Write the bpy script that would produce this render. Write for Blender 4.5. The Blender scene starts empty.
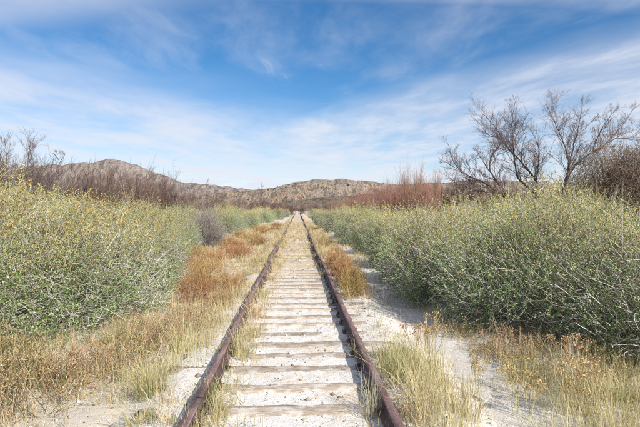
import bpy, math, random
import numpy as np

R = math.radians
rng = np.random.default_rng(7)
random.seed(7)
S = bpy.context.scene
COL = S.collection

# ------------------------------------------------------------------ camera
cam_d = bpy.data.cameras.new('camera')
cam = bpy.data.objects.new('camera', cam_d); COL.objects.link(cam)
CX, CZ, F = 0.07, 1.66, 500.0            # lens: 500 px focal length on a 640 px wide frame
VX, VY = 298.0, 208.0                    # where the rails meet on the horizon
cam_d.sensor_width = 36.0
cam_d.lens = F / 640.0 * 36.0
cam.location = (CX, 0, CZ)
cam.rotation_euler = (R(90) - math.atan((213.5 - VY) / F), 0, -math.atan((320 - VX) / F))
cam_d.clip_start = 0.05
cam_d.clip_end = 20000
S.camera = cam

# ------------------------------------------------------------------ light
SUN_EL, SUN_AZ = R(36), R(140)           # azimuth clockwise from +Y (the track): behind, to the right
sun_d = bpy.data.lights.new('sun', 'SUN')
sun = bpy.data.objects.new('sun', sun_d); COL.objects.link(sun)
sun_d.energy = 5.0; sun_d.angle = R(0.53); sun_d.color = (1.0, 0.945, 0.87)
sun.rotation_euler = (R(90) - SUN_EL, 0, math.pi - SUN_AZ)
sun.location = (20, -20, 30)
S.view_settings.view_transform = 'Standard'
S.view_settings.look = 'None'
S.view_settings.exposure = 0.42
S.view_settings.gamma = 1.0
S.view_settings.use_curve_mapping = False
S.cycles.max_bounces = 6
S.cycles.transparent_max_bounces = 8
S.cycles.use_denoising = False            # the fine twigs keep their crispness; 128 samples are clean enough outdoors
S.cycles.filter_width = 1.3

W = bpy.data.worlds.new('World'); S.world = W; W.use_nodes = True
nt = W.node_tree; nt.nodes.clear()


class NB:
    """small helper that writes node maths as calls"""
    def __init__(self, nt): self.nt = nt

    def node(self, t, **kw):
        n = self.nt.nodes.new(t)
        for k, v in kw.items(): setattr(n, k, v)
        return n

    def put(self, sock, v):
        if isinstance(v, bpy.types.NodeSocket): self.nt.links.new(v, sock)
        else: sock.default_value = v

    def m(self, op, a, b=0.0, c=None, clamp=False):
        n = self.node('ShaderNodeMath', operation=op, use_clamp=clamp)
        self.put(n.inputs[0], a); self.put(n.inputs[1], b)
        if c is not None: self.put(n.inputs[2], c)
        return n.outputs[0]

    def smooth(self, v, lo, hi, a=0.0, b=1.0):
        n = self.node('ShaderNodeMapRange', interpolation_type='SMOOTHSTEP')
        self.put(n.inputs[0], v)
        for i, x in enumerate((lo, hi, a, b)): n.inputs[i + 1].default_value = x
        return n.outputs[0]

    def noise(self, vec, scale, detail=4, rough=0.55, dist=0.0, col=False, dims='3D'):
        n = self.node('ShaderNodeTexNoise', noise_dimensions=dims)
        self.put(n.inputs['Vector'], vec)
        n.inputs['Scale'].default_value = scale; n.inputs['Detail'].default_value = detail
        n.inputs['Roughness'].default_value = rough; n.inputs['Distortion'].default_value = dist
        return n.outputs['Color' if col else 'Fac']

    def mapping(self, vec, loc=(0, 0, 0), rot=(0, 0, 0), scale=(1, 1, 1)):
        n = self.node('ShaderNodeMapping')
        self.put(n.inputs['Vector'], vec)
        n.inputs['Location'].default_value = loc; n.inputs['Rotation'].default_value = rot
        n.inputs['Scale'].default_value = scale
        return n.outputs[0]

    def mix(self, fac, a, b, mode='MIX'):
        n = self.node('ShaderNodeMix', data_type='RGBA', blend_type=mode)
        self.put(n.inputs[0], fac)
        for s, v in ((n.inputs[6], a), (n.inputs[7], b)):
            if isinstance(v, (tuple, list)): v = tuple(v) + ((1,) if len(v) == 3 else ())
            self.put(s, v)
        return n.outputs[2]

    def ramp(self, fac, stops, interp='LINEAR'):
        n = self.node('ShaderNodeValToRGB'); self.put(n.inputs[0], fac)
        cr = n.color_ramp; cr.interpolation = interp
        while len(cr.elements) < len(stops): cr.elements.new(0.5)
        for e, (p, c) in zip(cr.elements, stops):
            e.position = p; e.color = tuple(c) + (1,)
        return n.outputs[0]


b = NB(nt)
sky = b.node('ShaderNodeTexSky', sky_type='NISHITA', sun_disc=False, sun_elevation=SUN_EL, sun_rotation=SUN_AZ,
             altitude=900.0, air_density=1.0, dust_density=0.25, ozone_density=2.6)
gen = b.node('ShaderNodeTexCoord').outputs['Generated']
sep = b.node('ShaderNodeSeparateXYZ'); b.put(sep.inputs[0], gen)
dz = b.m('MAXIMUM', sep.outputs[2], 0.012)
px_ = b.m('DIVIDE', sep.outputs[0], dz); py_ = b.m('DIVIDE', sep.outputs[1], dz)
cmb = b.node('ShaderNodeCombineXYZ'); b.put(cmb.inputs[0], px_); b.put(cmb.inputs[1], py_)
P = cmb.outputs[0]                       # the point of the high cloud layer that a direction meets
warp = b.noise(P, 0.55, 3, 0.5, col=True)
vm = b.node('ShaderNodeVectorMath', operation='MULTIPLY_ADD')
b.put(vm.inputs[0], warp); vm.inputs[1].default_value = (0.7, 0.7, 0); b.put(vm.inputs[2], P)
PW = vm.outputs[0]
streak = b.noise(b.mapping(PW, rot=(0, 0, R(35)), scale=(0.9, 0.42, 1)), 0.9, 6, 0.52, 0.15)
fine = b.noise(b.mapping(PW, rot=(0, 0, R(30)), scale=(1.5, 0.6, 1)), 1.7, 8, 0.60, 0.2)
soft = b.noise(P, 0.5, 3, 0.5)
# edge of the wide veil of cirrus, edge of the second sheet and the band overhead, as lines on the layer
sx, sy = sep.outputs[0], sep.outputs[1]


def line(ax, ay, bx, by, wob=1.0):
    """signed distance to the line a-b on the cloud layer (positive to its left), bent by noise"""
    L = math.hypot(bx - ax, by - ay); nx, ny = -(by - ay) / L, (bx - ax) / L
    d = b.m('ADD', b.m('MULTIPLY', px_, nx), b.m('MULTIPLY', py_, ny))
    d = b.m('SUBTRACT', d, ax * nx + ay * ny)
    return b.m('ADD', d, b.m('MULTIPLY', b.m('SUBTRACT', soft, 0.5), wob))


s1 = line(-1.77, 2.75, 1.5, 6.9, 2.2)
m1 = b.smooth(s1, -0.75, 1.9)
s2 = line(1.87, 2.73, 0.99, 3.96, 1.1)
s2n = b.m('MULTIPLY', s2, -1.0)
m2 = b.smooth(s2n, -0.30, 0.65)
s3 = line(-0.74, 2.44, 0.93, 2.50, 0.4)
s3n = b.m('MULTIPLY', s3, -1.0)
m3 = b.smooth(s3n, -0.06, 0.22)
tex = b.m('ADD', b.m('MULTIPLY', streak, 0.82), b.m('MULTIPLY', fine, 0.52))
t1 = b.smooth(tex, 0.40, 0.86)
t2 = b.smooth(tex, 0.52, 0.86)
d1 = b.m('MULTIPLY', m1, b.m('ADD', b.m('MULTIPLY', t1, 0.56), 0.30))
d2 = b.m('MULTIPLY', m2, b.m('ADD', b.m('MULTIPLY', t2, 0.52), 0.36))
d3 = b.m('MULTIPLY', m3, b.m('ADD', b.m('MULTIPLY', t2, 0.5), 0.12))
d4 = b.m('MULTIPLY', b.smooth(tex, 0.56, 0.98), 0.42)          # loose wisps anywhere in the blue
s4 = line(-0.35, 2.35, -1.7, 2.95, 0.9)
d5 = b.m('MULTIPLY', b.smooth(s4, -0.35, 0.45), b.m('ADD', b.m('MULTIPLY', t1, 0.25), 0.34))
d6 = b.m('MULTIPLY', b.smooth(fine, 0.52, 0.72), b.smooth(soft, 0.36, 0.56, 0.0, 0.34))   # sharper feathers
dens = b.m('MAXIMUM', b.m('MAXIMUM', d1, d2), b.m('MAXIMUM', d3, d4))
dens = b.m('MAXIMUM', b.m('MAXIMUM', dens, d5), d6)
far = b.smooth(sep.outputs[2], -0.01, 0.14, 0.42, 0.0)         # the layer thickens towards the horizon
dens = b.m('ADD', dens, b.m('MULTIPLY', far, b.m('ADD', b.m('MULTIPLY', t1, 0.6), 0.4)), clamp=True)
skyc = b.node('ShaderNodeHueSaturation')
skyc.inputs['Saturation'].default_value = 1.32; skyc.inputs['Value'].default_value = 1.0
b.put(skyc.inputs['Color'], sky.outputs[0])
skycol = b.mix(dens, skyc.outputs[0], (6.1, 6.4, 7.15))
bg = b.node('ShaderNodeBackground'); bg.inputs['Strength'].default_value = 0.098
b.put(bg.inputs['Color'], skycol)
wo = b.node('ShaderNodeOutputWorld'); nt.links.new(bg.outputs[0], wo.inputs[0])

# ------------------------------------------------------------------ helpers


def gx(px, d): return CX + (px - VX) / F * d                      # world x of a picture column at a given distance
def gz(py, d): return CZ + (VY - py) / F * d


def mesh_np(name, V, faces, smooth=False):
    """faces: int array (n,3) or (n,4)"""
    me = bpy.data.meshes.new(name)
    V = np.asarray(V, np.float32); faces = np.asarray(faces, np.int32)
    n, k = faces.shape
    me.vertices.add(len(V)); me.vertices.foreach_set('co', V.ravel())
    me.loops.add(n * k); me.loops.foreach_set('vertex_index', faces.ravel())
    me.polygons.add(n)
    me.polygons.foreach_set('loop_start', np.arange(0, n * k, k, dtype=np.int32))
    me.polygons.foreach_set('loop_total', np.full(n, k, np.int32))
    if smooth: me.polygons.foreach_set('use_smooth', np.ones(n, bool))
    me.update(calc_edges=True)
    return me


def join(parts):
    Vs, Fs, o = [], [], 0
    for V, f in parts:
        Vs.append(V); Fs.append(f + o); o += len(V)
    return np.concatenate(Vs), np.concatenate(Fs)


def unit(v):
    return v / np.maximum(np.linalg.norm(v, axis=-1, keepdims=True), 1e-9)


def tubes(P, r, sides=3):
    """P (n,K,3) centre lines, r (n,K) radii -> quads"""
    n, K, _ = P.shape
    T = unit(np.gradient(P, axis=1))
    ref = np.where(np.abs(T[:, :1, 2:3]) > 0.8, np.array([1.0, 0, 0]), np.array([0, 0, 1.0]))
    U = unit(np.cross(T, np.broadcast_to(ref, T.shape))); Wv = np.cross(T, U)
    a = np.arange(sides) * 2 * math.pi / sides
    V = P[:, :, None] + r[:, :, None, None] * (np.cos(a)[None, None, :, None] * U[:, :, None] + np.sin(a)[None, None, :, None] * Wv[:, :, None])
    idx = np.arange(n * K * sides).reshape(n, K, sides)
    nx = np.roll(idx, -1, axis=2)
    f = np.stack([idx[:, :-1], nx[:, :-1], nx[:, 1:], idx[:, 1:]], -1).reshape(-1, 4)
    return V.reshape(-1, 3), f


def ribbons(P, w, side):
    """P (n,K,3), w (n,K) half widths, side (n,3) -> quads"""
    n, K, _ = P.shape
    V = np.stack([P - side[:, None] * w[..., None], P + side[:, None] * w[..., None]], 2)
    idx = np.arange(n * K * 2).reshape(n, K, 2)
    f = np.stack([idx[:, :-1, 0], idx[:, :-1, 1], idx[:, 1:, 1], idx[:, 1:, 0]], -1).reshape(-1, 4)
    return V.reshape(-1, 3), f


def leaves(C, D, ln, wd):
    """pointed leaves starting at C along D"""
    n = len(C)
    side = unit(np.cross(D, rng.normal(size=(n, 3))))
    up = np.cross(side, D)
    V = np.stack([C, C + D * (ln * .5)[:, None] + side * wd[:, None] + up * (ln * .08)[:, None],
                  C + D * ln[:, None], C + D * (ln * .5)[:, None] - side * wd[:, None] + up * (ln * .08)[:, None]], 1)
    return V.reshape(-1, 3), np.arange(n * 4).reshape(n, 4)


def obj(name, me, mat=None, parent=None, loc=None):
    o = bpy.data.objects.new(name, me); COL.objects.link(o)
    if mat and me is not None and not me.materials: me.materials.append(mat)
    if parent: o.parent = parent
    if loc is not None: o.location = loc
    return o


def tag(o, label=None, cat=None, group=None, kind=None):
    for k, v in (('label', label), ('category', cat), ('group', group), ('kind', kind)):
        if v: o[k] = v
    return o


def box(x0, x1, y0, y1, z0, z1):
    V = np.array([[x, y, z] for x in (x0, x1) for y in (y0, y1) for z in (z0, z1)], float)
    f = np.array([[0, 1, 3, 2], [4, 6, 7, 5], [0, 4, 5, 1], [2, 3, 7, 6], [0, 2, 6, 4], [1, 5, 7, 3]])
    return V, f


_P = rng.permutation(256); _P = np.concatenate([_P, _P, _P]); _G = rng.random(1024)


def vnoise(x, y):
    xi = np.floor(x).astype(int); yi = np.floor(y).astype(int)
    fx = x - xi; fy = y - yi; fx = fx * fx * (3 - 2 * fx); fy = fy * fy * (3 - 2 * fy)
    h = lambda a, c: _G[_P[(_P[a & 255] + c) & 255] + 256]
    return (h(xi, yi) * (1 - fx) + h(xi + 1, yi) * fx) * (1 - fy) + (h(xi, yi + 1) * (1 - fx) + h(xi + 1, yi + 1) * fx) * fy


def fbm(x, y, o=4, g=0.5):
    x = np.asarray(x, float); y = np.asarray(y, float)
    s = 0; a = 1; t = 0
    for i in range(o):
        s = s + a * vnoise(x * 2 ** i + 17.3 * i, y * 2 ** i - 9.1 * i); t += a; a *= g
    return s / t - 0.5


def ridged(x, y, o=4):
    s = 0; a = 1; t = 0
    for i in range(o):
        s = s + a * (1 - np.abs(2 * vnoise(x * 2 ** i + 5.7 * i, y * 2 ** i + 3.1 * i) - 1)); t += a; a *= 0.5
    return s / t


def sstep(v, lo, hi):
    t = np.clip((v - lo) / (hi - lo), 0, 1); return t * t * (3 - 2 * t)


ORD = ['nearest', 'second nearest', 'third nearest', 'fourth nearest', 'fifth nearest', 'sixth nearest', 'seventh nearest', 'eighth nearest',
       'ninth nearest', 'tenth nearest', 'eleventh nearest', 'twelfth nearest', 'thirteenth nearest', 'fourteenth nearest', 'fifteenth nearest',
       'sixteenth nearest', 'seventeenth nearest', 'eighteenth nearest', 'nineteenth nearest', 'twentieth nearest', 'twenty-first nearest',
       'twenty-second nearest', 'twenty-third nearest', 'twenty-fourth nearest', 'twenty-fifth nearest', 'twenty-sixth nearest', 'twenty-seventh nearest',
       'twenty-eighth nearest', 'twenty-ninth nearest', 'thirtieth nearest', 'thirty-first nearest', 'thirty-second nearest', 'thirty-third nearest',
       'thirty-fourth nearest', 'thirty-fifth nearest', 'thirty-sixth nearest']

# ------------------------------------------------------------------ materials


def material(name):
    m = bpy.data.materials.new(name); m.use_nodes = True
    m.node_tree.nodes.clear()
    return m, NB(m.node_tree)


def finish(b, shader, disp=None):
    o = b.node('ShaderNodeOutputMaterial'); b.nt.links.new(shader, o.inputs[0])


def principled(b, col, rough=0.8, bump=None, bdist=0.01, bstr=0.6, spec=0.3, metal=0.0):
    p = b.node('ShaderNodeBsdfPrincipled')
    b.put(p.inputs['Base Color'], tuple(col) + (1,) if isinstance(col, tuple) else col)
    b.put(p.inputs['Roughness'], rough); p.inputs['Specular IOR Level'].default_value = spec
    p.inputs['Metallic'].default_value = metal
    if bump is not None:
        n = b.node('ShaderNodeBump'); n.inputs['Distance'].default_value = bdist; n.inputs['Strength'].default_value = bstr
        b.put(n.inputs['Height'], bump); b.nt.links.new(n.outputs[0], p.inputs['Normal'])
    return p.outputs[0]


def plant_mat(name, stops, top=None, tz=(0.55, 1.0), trans=0.25, ovar=0.25):
    """each leaf or twig takes one of the plant's own colours; the seed heads at the top are of another set"""
    m, b = material(name)
    g = b.node('ShaderNodeNewGeometry'); rnd = g.outputs['Random Per Island']
    oi = b.node('ShaderNodeObjectInfo')
    c = b.ramp(rnd, stops)
    if top:
        tc = b.node('ShaderNodeTexCoord')
        s = b.node('ShaderNodeSeparateXYZ'); b.put(s.inputs[0], tc.outputs['Generated'])
        big = b.noise(tc.outputs['Object'], 2.2, 3, 0.6)
        z = b.m('ADD', s.outputs[2], b.m('MULTIPLY', b.m('SUBTRACT', big, 0.5), 0.7))
        z = b.m('ADD', z, b.m('MULTIPLY', b.m('SUBTRACT', b.m('FRACT', b.m('MULTIPLY', rnd, 37.7)), 0.5), 0.5))
        z = b.m('ADD', z, b.m('MULTIPLY', b.m('SUBTRACT', oi.outputs['Random'], 0.5), 0.25))
        c = b.mix(b.smooth(z, *tz), c, b.ramp(b.m('FRACT', b.m('MULTIPLY', rnd, 13.3)), top))
    hs = b.node('ShaderNodeHueSaturation')
    b.put(hs.inputs['Hue'], b.m('ADD', b.m('MULTIPLY', b.m('SUBTRACT', oi.outputs['Random'], 0.5), 0.05), 0.5))
    b.put(hs.inputs['Value'], b.m('ADD', b.m('MULTIPLY', b.m('SUBTRACT', b.m('FRACT', b.m('MULTIPLY', oi.outputs['Random'], 7.7)), 0.5), ovar), 1.0))
    b.put(hs.inputs['Color'], c); c = hs.outputs[0]
    d = principled(b, c, 0.75, spec=0.15)
    if trans:
        t = b.node('ShaderNodeBsdfTranslucent'); b.put(t.inputs[0], c)
        mx = b.node('ShaderNodeMixShader'); mx.inputs[0].default_value = trans
        b.nt.links.new(d, mx.inputs[1]); b.nt.links.new(t.outputs[0], mx.inputs[2]); d = mx.outputs[0]
    finish(b, d)
    return m


M = {}
M['saltleaf'] = plant_mat('saltbush_leaf',
    [(0, (.025, .085, .012)), (.28, (.10, .27, .04)), (.52, (.25, .42, .12)), (.76, (.42, .55, .31)), (1, (.62, .66, .53))],
    [(0, (.13, .19, .035)), (.25, (.40, .40, .13)), (.6, (.64, .54, .24)), (.9, (.64, .47, .19)), (1, (.54, .32, .09))], (0.30, 0.84), 0.12, ovar=.5)
M['saltleaf_ochre'] = plant_mat('saltbush_leaf_ochre',
    [(0, (.025, .085, .012)), (.28, (.11, .27, .04)), (.52, (.26, .42, .11)), (.76, (.42, .54, .29)), (1, (.62, .65, .51))],
    [(0, (.20, .26, .06)), (.3, (.47, .42, .15)), (.65, (.61, .47, .17)), (1, (.56, .32, .07))], (0.28, 0.84), 0.12, ovar=.4)
M['salttwig'] = plant_mat('saltbush_twig', [(0, (.20, .17, .13)), (.4, (.40, .37, .30)), (.8, (.58, .55, .48)), (1, (.68, .66, .60))], trans=0)
M['straw'] = plant_mat('straw_blade', [(0, (.27, .28, .10)), (.1, (.42, .37, .17)), (.3, (.58, .48, .25)), (.7, (.69, .59, .35)), (1, (.74, .66, .46))], trans=0.3)
M['straw_green'] = plant_mat('green_straw_blade', [(0, (.13, .22, .04)), (.3, (.27, .31, .09)), (.55, (.50, .45, .20)), (1, (.66, .58, .36))], trans=0.3)
M['straw_pale'] = plant_mat('pale_straw_blade', [(0, (.28, .30, .12)), (.25, (.50, .46, .27)), (1, (.70, .66, .52))], trans=0.3)
M['russet'] = plant_mat('russet_twig', [(0, (.20, .095, .04)), (.3, (.38, .205, .085)), (.65, (.54, .34, .15)), (1, (.67, .50, .28))], trans=0.15)
M['russet_green'] = plant_mat('russet_green_twig', [(0, (.12, .21, .045)), (.18, (.17, .11, .055)), (.4, (.37, .235, .115)), (.7, (.56, .40, .21)), (1, (.70, .62, .42))], trans=0.15)
M['seedhead'] = plant_mat('dry_seedhead', [(0, (.30, .19, .09)), (.5, (.44, .30, .15)), (1, (.58, .45, .25))], trans=0.1)
M['greyshrub'] = plant_mat('grey_twig', [(0, (.20, .17, .15)), (.5, (.33, .30, .27)), (1, (.44, .40, .36))], trans=0)
M['brownstem'] = plant_mat('brown_stem', [(0, (.10, .062, .052)), (.5, (.18, .118, .098)), (1, (.28, .20, .17))], trans=0)
M['redstem'] = plant_mat('red_stem', [(0, (.21, .105, .075)), (.5, (.33, .185, .135)), (1, (.47, .30, .235))], trans=0)
M['bark'] = plant_mat('dark_bark', [(0, (.075, .055, .055)), (.6, (.12, .092, .09)), (1, (.19, .15, .145))], trans=0)
M['darktwig'] = plant_mat('dark_twig', [(0, (.08, .055, .05)), (.5, (.145, .105, .095)), (1, (.25, .195, .175))], trans=0)
M['warmtwig'] = plant_mat('warm_twig', [(0, (.12, .075, .05)), (.5, (.22, .15, .11)), (1, (.36, .27, .21))], trans=0)
M['olive'] = plant_mat('olive_leaf', [(0, (.07, .07, .03)), (.5, (.15, .13, .07)), (1, (.27, .23, .13))], trans=0.2)


def mat_sand(name, light, tan, grit, tan_from=1e9, tan_to=2e9, straw=0.0):
    m, b = material(name)
    co = b.node('ShaderNodeNewGeometry').outputs['Position']
    s = b.node('ShaderNodeSeparateXYZ'); b.put(s.inputs[0], co)
    n1 = b.noise(co, 1.3, 5, 0.6); n2 = b.noise(co, 9, 5, 0.65); n3 = b.noise(co, 85, 3, 0.6); n4 = b.noise(co, 260, 2, 0.5)
    f = b.m('ADD', b.smooth(s.outputs[1], tan_from, tan_to), b.smooth(b.m('ADD', b.m('MULTIPLY', n1, .65), b.m('MULTIPLY', n2, .35)), 0.47, 0.68, 0, 0.75), clamp=True)
    c = b.mix(f, light, tan)
    c = b.mix(b.smooth(n3, 0.56, 0.70, 0, 0.75), c, grit)
    c = b.mix(b.smooth(n4, 0.58, 0.72, 0, 0.4), c, (0.16, 0.13, 0.10))
    c = b.mix(b.smooth(n4, 0.25, 0.40, 0.35, 0.0), c, (0.80, 0.77, 0.70))
    h = b.m('ADD', b.m('MULTIPLY', n2, 0.8), b.m('ADD', b.m('MULTIPLY', n3, 0.35), b.m('MULTIPLY', n4, 0.12)))
    finish(b, principled(b, c, 0.92, h, 0.035, 0.8, spec=0.1))
    return m


M['bed'] = mat_sand('pale_track_sand', (.72, .69, .645), (.57, .445, .29), (.42, .34, .26), 7, 17)
M['path'] = mat_sand('path_sand', (.60, .565, .515), (.52, .455, .38), (.38, .33, .28))
M['ground'] = mat_sand('verge_soil', (.58, .52, .43), (.45, .36, .25), (.30, .24, .17))

# weathered sleeper wood
m, b = material('weathered_wood')
tc = b.node('ShaderNodeTexCoord').outputs['Object']; oi = b.node('ShaderNodeObjectInfo')
mp = b.mapping(tc, scale=(1.2, 14, 14))
vadd = b.node('ShaderNodeVectorMath', operation='ADD'); b.put(vadd.inputs[0], mp)
cr = b.node('ShaderNodeCombineXYZ'); b.put(cr.inputs[0], b.m('MULTIPLY', oi.outputs['Random'], 77.0)); b.put(cr.inputs[1], b.m('MULTIPLY', oi.outputs['Random'], 31.0))
b.put(vadd.inputs[1], cr.outputs[0])
g1 = b.noise(vadd.outputs[0], 2.2, 6, 0.65, 0.5); g2 = b.noise(vadd.outputs[0], 9, 3, 0.6)
c = b.ramp(g1, [(.28, (.13, .085, .055)), (.42, (.28, .205, .14)), (.56, (.38, .295, .215)), (.72, (.48, .41, .33))])
c = b.mix(b.smooth(g2, .53, .63, 0, .75), c, (.09, .065, .05))
geo = b.node('ShaderNodeNewGeometry').outputs['Position']
dust = b.noise(geo, 6, 5, 0.65)
c = b.mix(b.smooth(dust, .42, .64, .15, .75), c, (.62, .585, .53))
hs = b.node('ShaderNodeHueSaturation'); b.put(hs.inputs['Color'], c)
b.put(hs.inputs['Value'], b.m('ADD', b.m('MULTIPLY', b.m('SUBTRACT', oi.outputs['Random'], .5), .35), 1.0))
finish(b, principled(b, hs.outputs[0], 0.85, b.m('ADD', g1, b.m('MULTIPLY', g2, .5)), 0.02, 0.8, spec=0.15))
M['wood'] = m

# rusted rail steel
m, b = material('rusted_rail_steel')
co = b.node('ShaderNodeNewGeometry').outputs['Position']
n1 = b.noise(co, 5, 6, 0.65); n2 = b.noise(co, 60, 4, 0.6)
lng = b.noise(b.mapping(co, scale=(30, 1.2, 30)), 2, 4, 0.6)
c = b.ramp(n1, [(.3, (.12, .066, .062)), (.5, (.20, .118, .112)), (.7, (.29, .185, .165))])
c = b.mix(b.smooth(lng, .5, .65, 0, .6), c, (.42, .31, .305))
c = b.mix(b.smooth(n2, .58, .7, 0, .5), c, (.09, .045, .04))
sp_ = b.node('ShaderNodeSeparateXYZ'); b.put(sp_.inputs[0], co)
c = b.mix(b.smooth(sp_.outputs[2], .108, .134, .78, 0), c, (.065, .042, .045))   # unpolished web and foot below the head, with their deep shade painted in
n5 = b.noise(co, 22, 5, 0.7)
c = b.mix(b.smooth(n5, .57, .68, 0, .5), c, (.28, .14, .08))
c = b.mix(b.smooth(n5, .30, .40, .7, 0), c, (.075, .045, .045))
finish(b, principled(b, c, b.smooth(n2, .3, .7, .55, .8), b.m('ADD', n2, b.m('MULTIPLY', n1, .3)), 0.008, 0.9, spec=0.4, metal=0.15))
M['rust'] = m

m, b = material('loose_stone')
rnd = b.node('ShaderNodeNewGeometry').outputs['Random Per Island']
c = b.ramp(rnd, [(0, (.20, .165, .135)), (.4, (.40, .345, .28)), (.75, (.56, .51, .44)), (1, (.68, .64, .58))])
finish(b, principled(b, c, 0.9, spec=0.15)); M['stone'] = m


def mat_hill(name, ca, cb, cc, scrub, sc, amt=.75):
    m, b = material(name)
    co = b.node('ShaderNodeNewGeometry').outputs['Position']
    n1 = b.noise(co, 1.0 / (60 * sc), 6, 0.65); n2 = b.noise(co, 1.0 / (9 * sc), 6, 0.7); n3 = b.noise(co, 1.0 / (2.6 * sc), 4, 0.65)
    run = b.noise(b.mapping(co, rot=(0, R(38), R(20)), scale=(1, .35, .30)), 1.0 / (11 * sc), 6, 0.68, 0.6)   # gullies and rock ribs down the slope
    c = b.ramp(b.m('ADD', b.m('MULTIPLY', n1, .6), b.m('MULTIPLY', n2, .4)), [(.40, ca), (.5, cb), (.60, cc)])
    c = b.mix(b.smooth(run, .50, .60, 0, amt), c, scrub)
    c = b.mix(b.smooth(run, .34, .44, .45, 0), c, tuple(min(1, v * 1.22) for v in cb))
    c = b.mix(b.smooth(n3, .53, .64, 0, .6), c, scrub)
    finish(b, principled(b, c, 0.95, b.m('ADD', b.m('ADD', n2, b.m('MULTIPLY', run, 1.2)), b.m('MULTIPLY', n3, .4)), 9.0 * sc, 1.0, spec=0.05))
    return m


M['hill'] = mat_hill('rocky_hill', (.33, .285, .255), (.46, .38, .31), (.56, .39, .265), (.19, .15, .11), 1.0, .75)
M['hill_far'] = mat_hill('far_hill', (.33, .29, .27), (.44, .375, .33), (.50, .40, .33), (.19, .165, .15), 2.2, .85)
M['hill_low'] = mat_hill('scrubby_slope', (.20, .165, .12), (.28, .22, .165), (.36, .28, .21), (.12, .10, .075), 0.5)

# ------------------------------------------------------------------ ground


def path_x(y): return 1.86 + 0.12 * np.sin(y * 0.33 + 1.1) + 0.10 * np.sin(y * 0.11)


def ground_z(x, y):
    x = np.asarray(x, float); y = np.asarray(y, float)
    near = sstep(-np.hypot(x, y), -260, -60)
    z = -0.085 + near * (0.12 * fbm(x * .6, y * .6, 3) + 0.04 * fbm(x * 3.1, y * 3.1, 2))
    z = z - 0.12 * (1 - sstep(np.abs(x), 1.0, 1.6)) * near
    z = z - 0.11 * (1 - sstep(np.abs(x - path_x(y)), 0.30, 0.75)) * near
    return z


xs = np.unique(np.concatenate([np.arange(-6, 6.01, .09), np.geomspace(6, 6000, 70), -np.geomspace(6, 6000, 70)]))
ys = np.unique(np.concatenate([np.arange(-1, 16, .09), np.geomspace(16, 7000, 170), -np.geomspace(1, 4000, 40)]))


def grid(xs, ys, fz):
    X, Y = np.meshgrid(xs, ys); Z = fz(X, Y)
    V = np.stack([X, Y, Z], -1).reshape(-1, 3)
    nx = len(xs); i = np.arange(len(V)).reshape(len(ys), nx)
    f = np.stack([i[:-1, :-1], i[:-1, 1:], i[1:, 1:], i[1:, :-1]], -1).reshape(-1, 4)
    return V, f


V, f = grid(xs, ys, ground_z)
tag(obj('ground', mesh_np('ground', V, f, True), M['ground']), kind='structure')


def bed_z(x, y):
    e = np.where(x > 0, x - .22, -x) + 0.28 * fbm(y * .9, x * .2 + 4, 3)
    lvl = -0.020 + 0.036 * fbm(x * 1.6, y * 1.9, 3) + 0.022 * fbm(x * 7, y * 7, 2)
    lvl = lvl + 0.03 * sstep(-x, 0.35, 0.85) + 0.016 * sstep(x, 0.85, 1.15)                      # sand has drifted over the left ends
    return lvl - 0.13 * sstep(e, 1.0, 1.6) - 0.2 * sstep(e, 1.55, 1.85)


V, f = grid(np.arange(-1.9, 1.901, .05), np.unique(np.concatenate([np.arange(0, 14, .05), np.geomspace(14, 160, 260)])), bed_z)
tag(obj('track_bed', mesh_np('track_bed', V, f, True), M['bed']), kind='structure')

py = np.unique(np.concatenate([np.arange(-1, 16, .06), np.geomspace(16, 26, 50)]))
pu = np.linspace(-1, 1, 25)
U, Y = np.meshgrid(pu, py)
X = path_x(Y) + U * 0.78
Z = -0.135 + 0.05 * fbm(X * 1.2, Y * 1.2, 3) + 0.02 * fbm(X * 6, Y * 6, 2) - 0.2 * sstep(np.abs(U) + .35 * fbm(X * 1.7, Y * 1.7, 2), .62, 1.0)
V = np.stack([X, Y, Z], -1).reshape(-1, 3); i = np.arange(len(V)).reshape(len(py), 25)
f = np.stack([i[:-1, :-1], i[:-1, 1:], i[1:, 1:], i[1:, :-1]], -1).reshape(-1, 4)
tag(obj('path', mesh_np('path', V, f, True), M['path']), kind='structure')


def surf_z(x, y):
    x = np.asarray(x, float); y = np.asarray(y, float)
    return np.maximum(ground_z(x, y), np.where(np.abs(x) < 1.85, bed_z(x, y), -9))


# ------------------------------------------------------------------ hills


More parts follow.
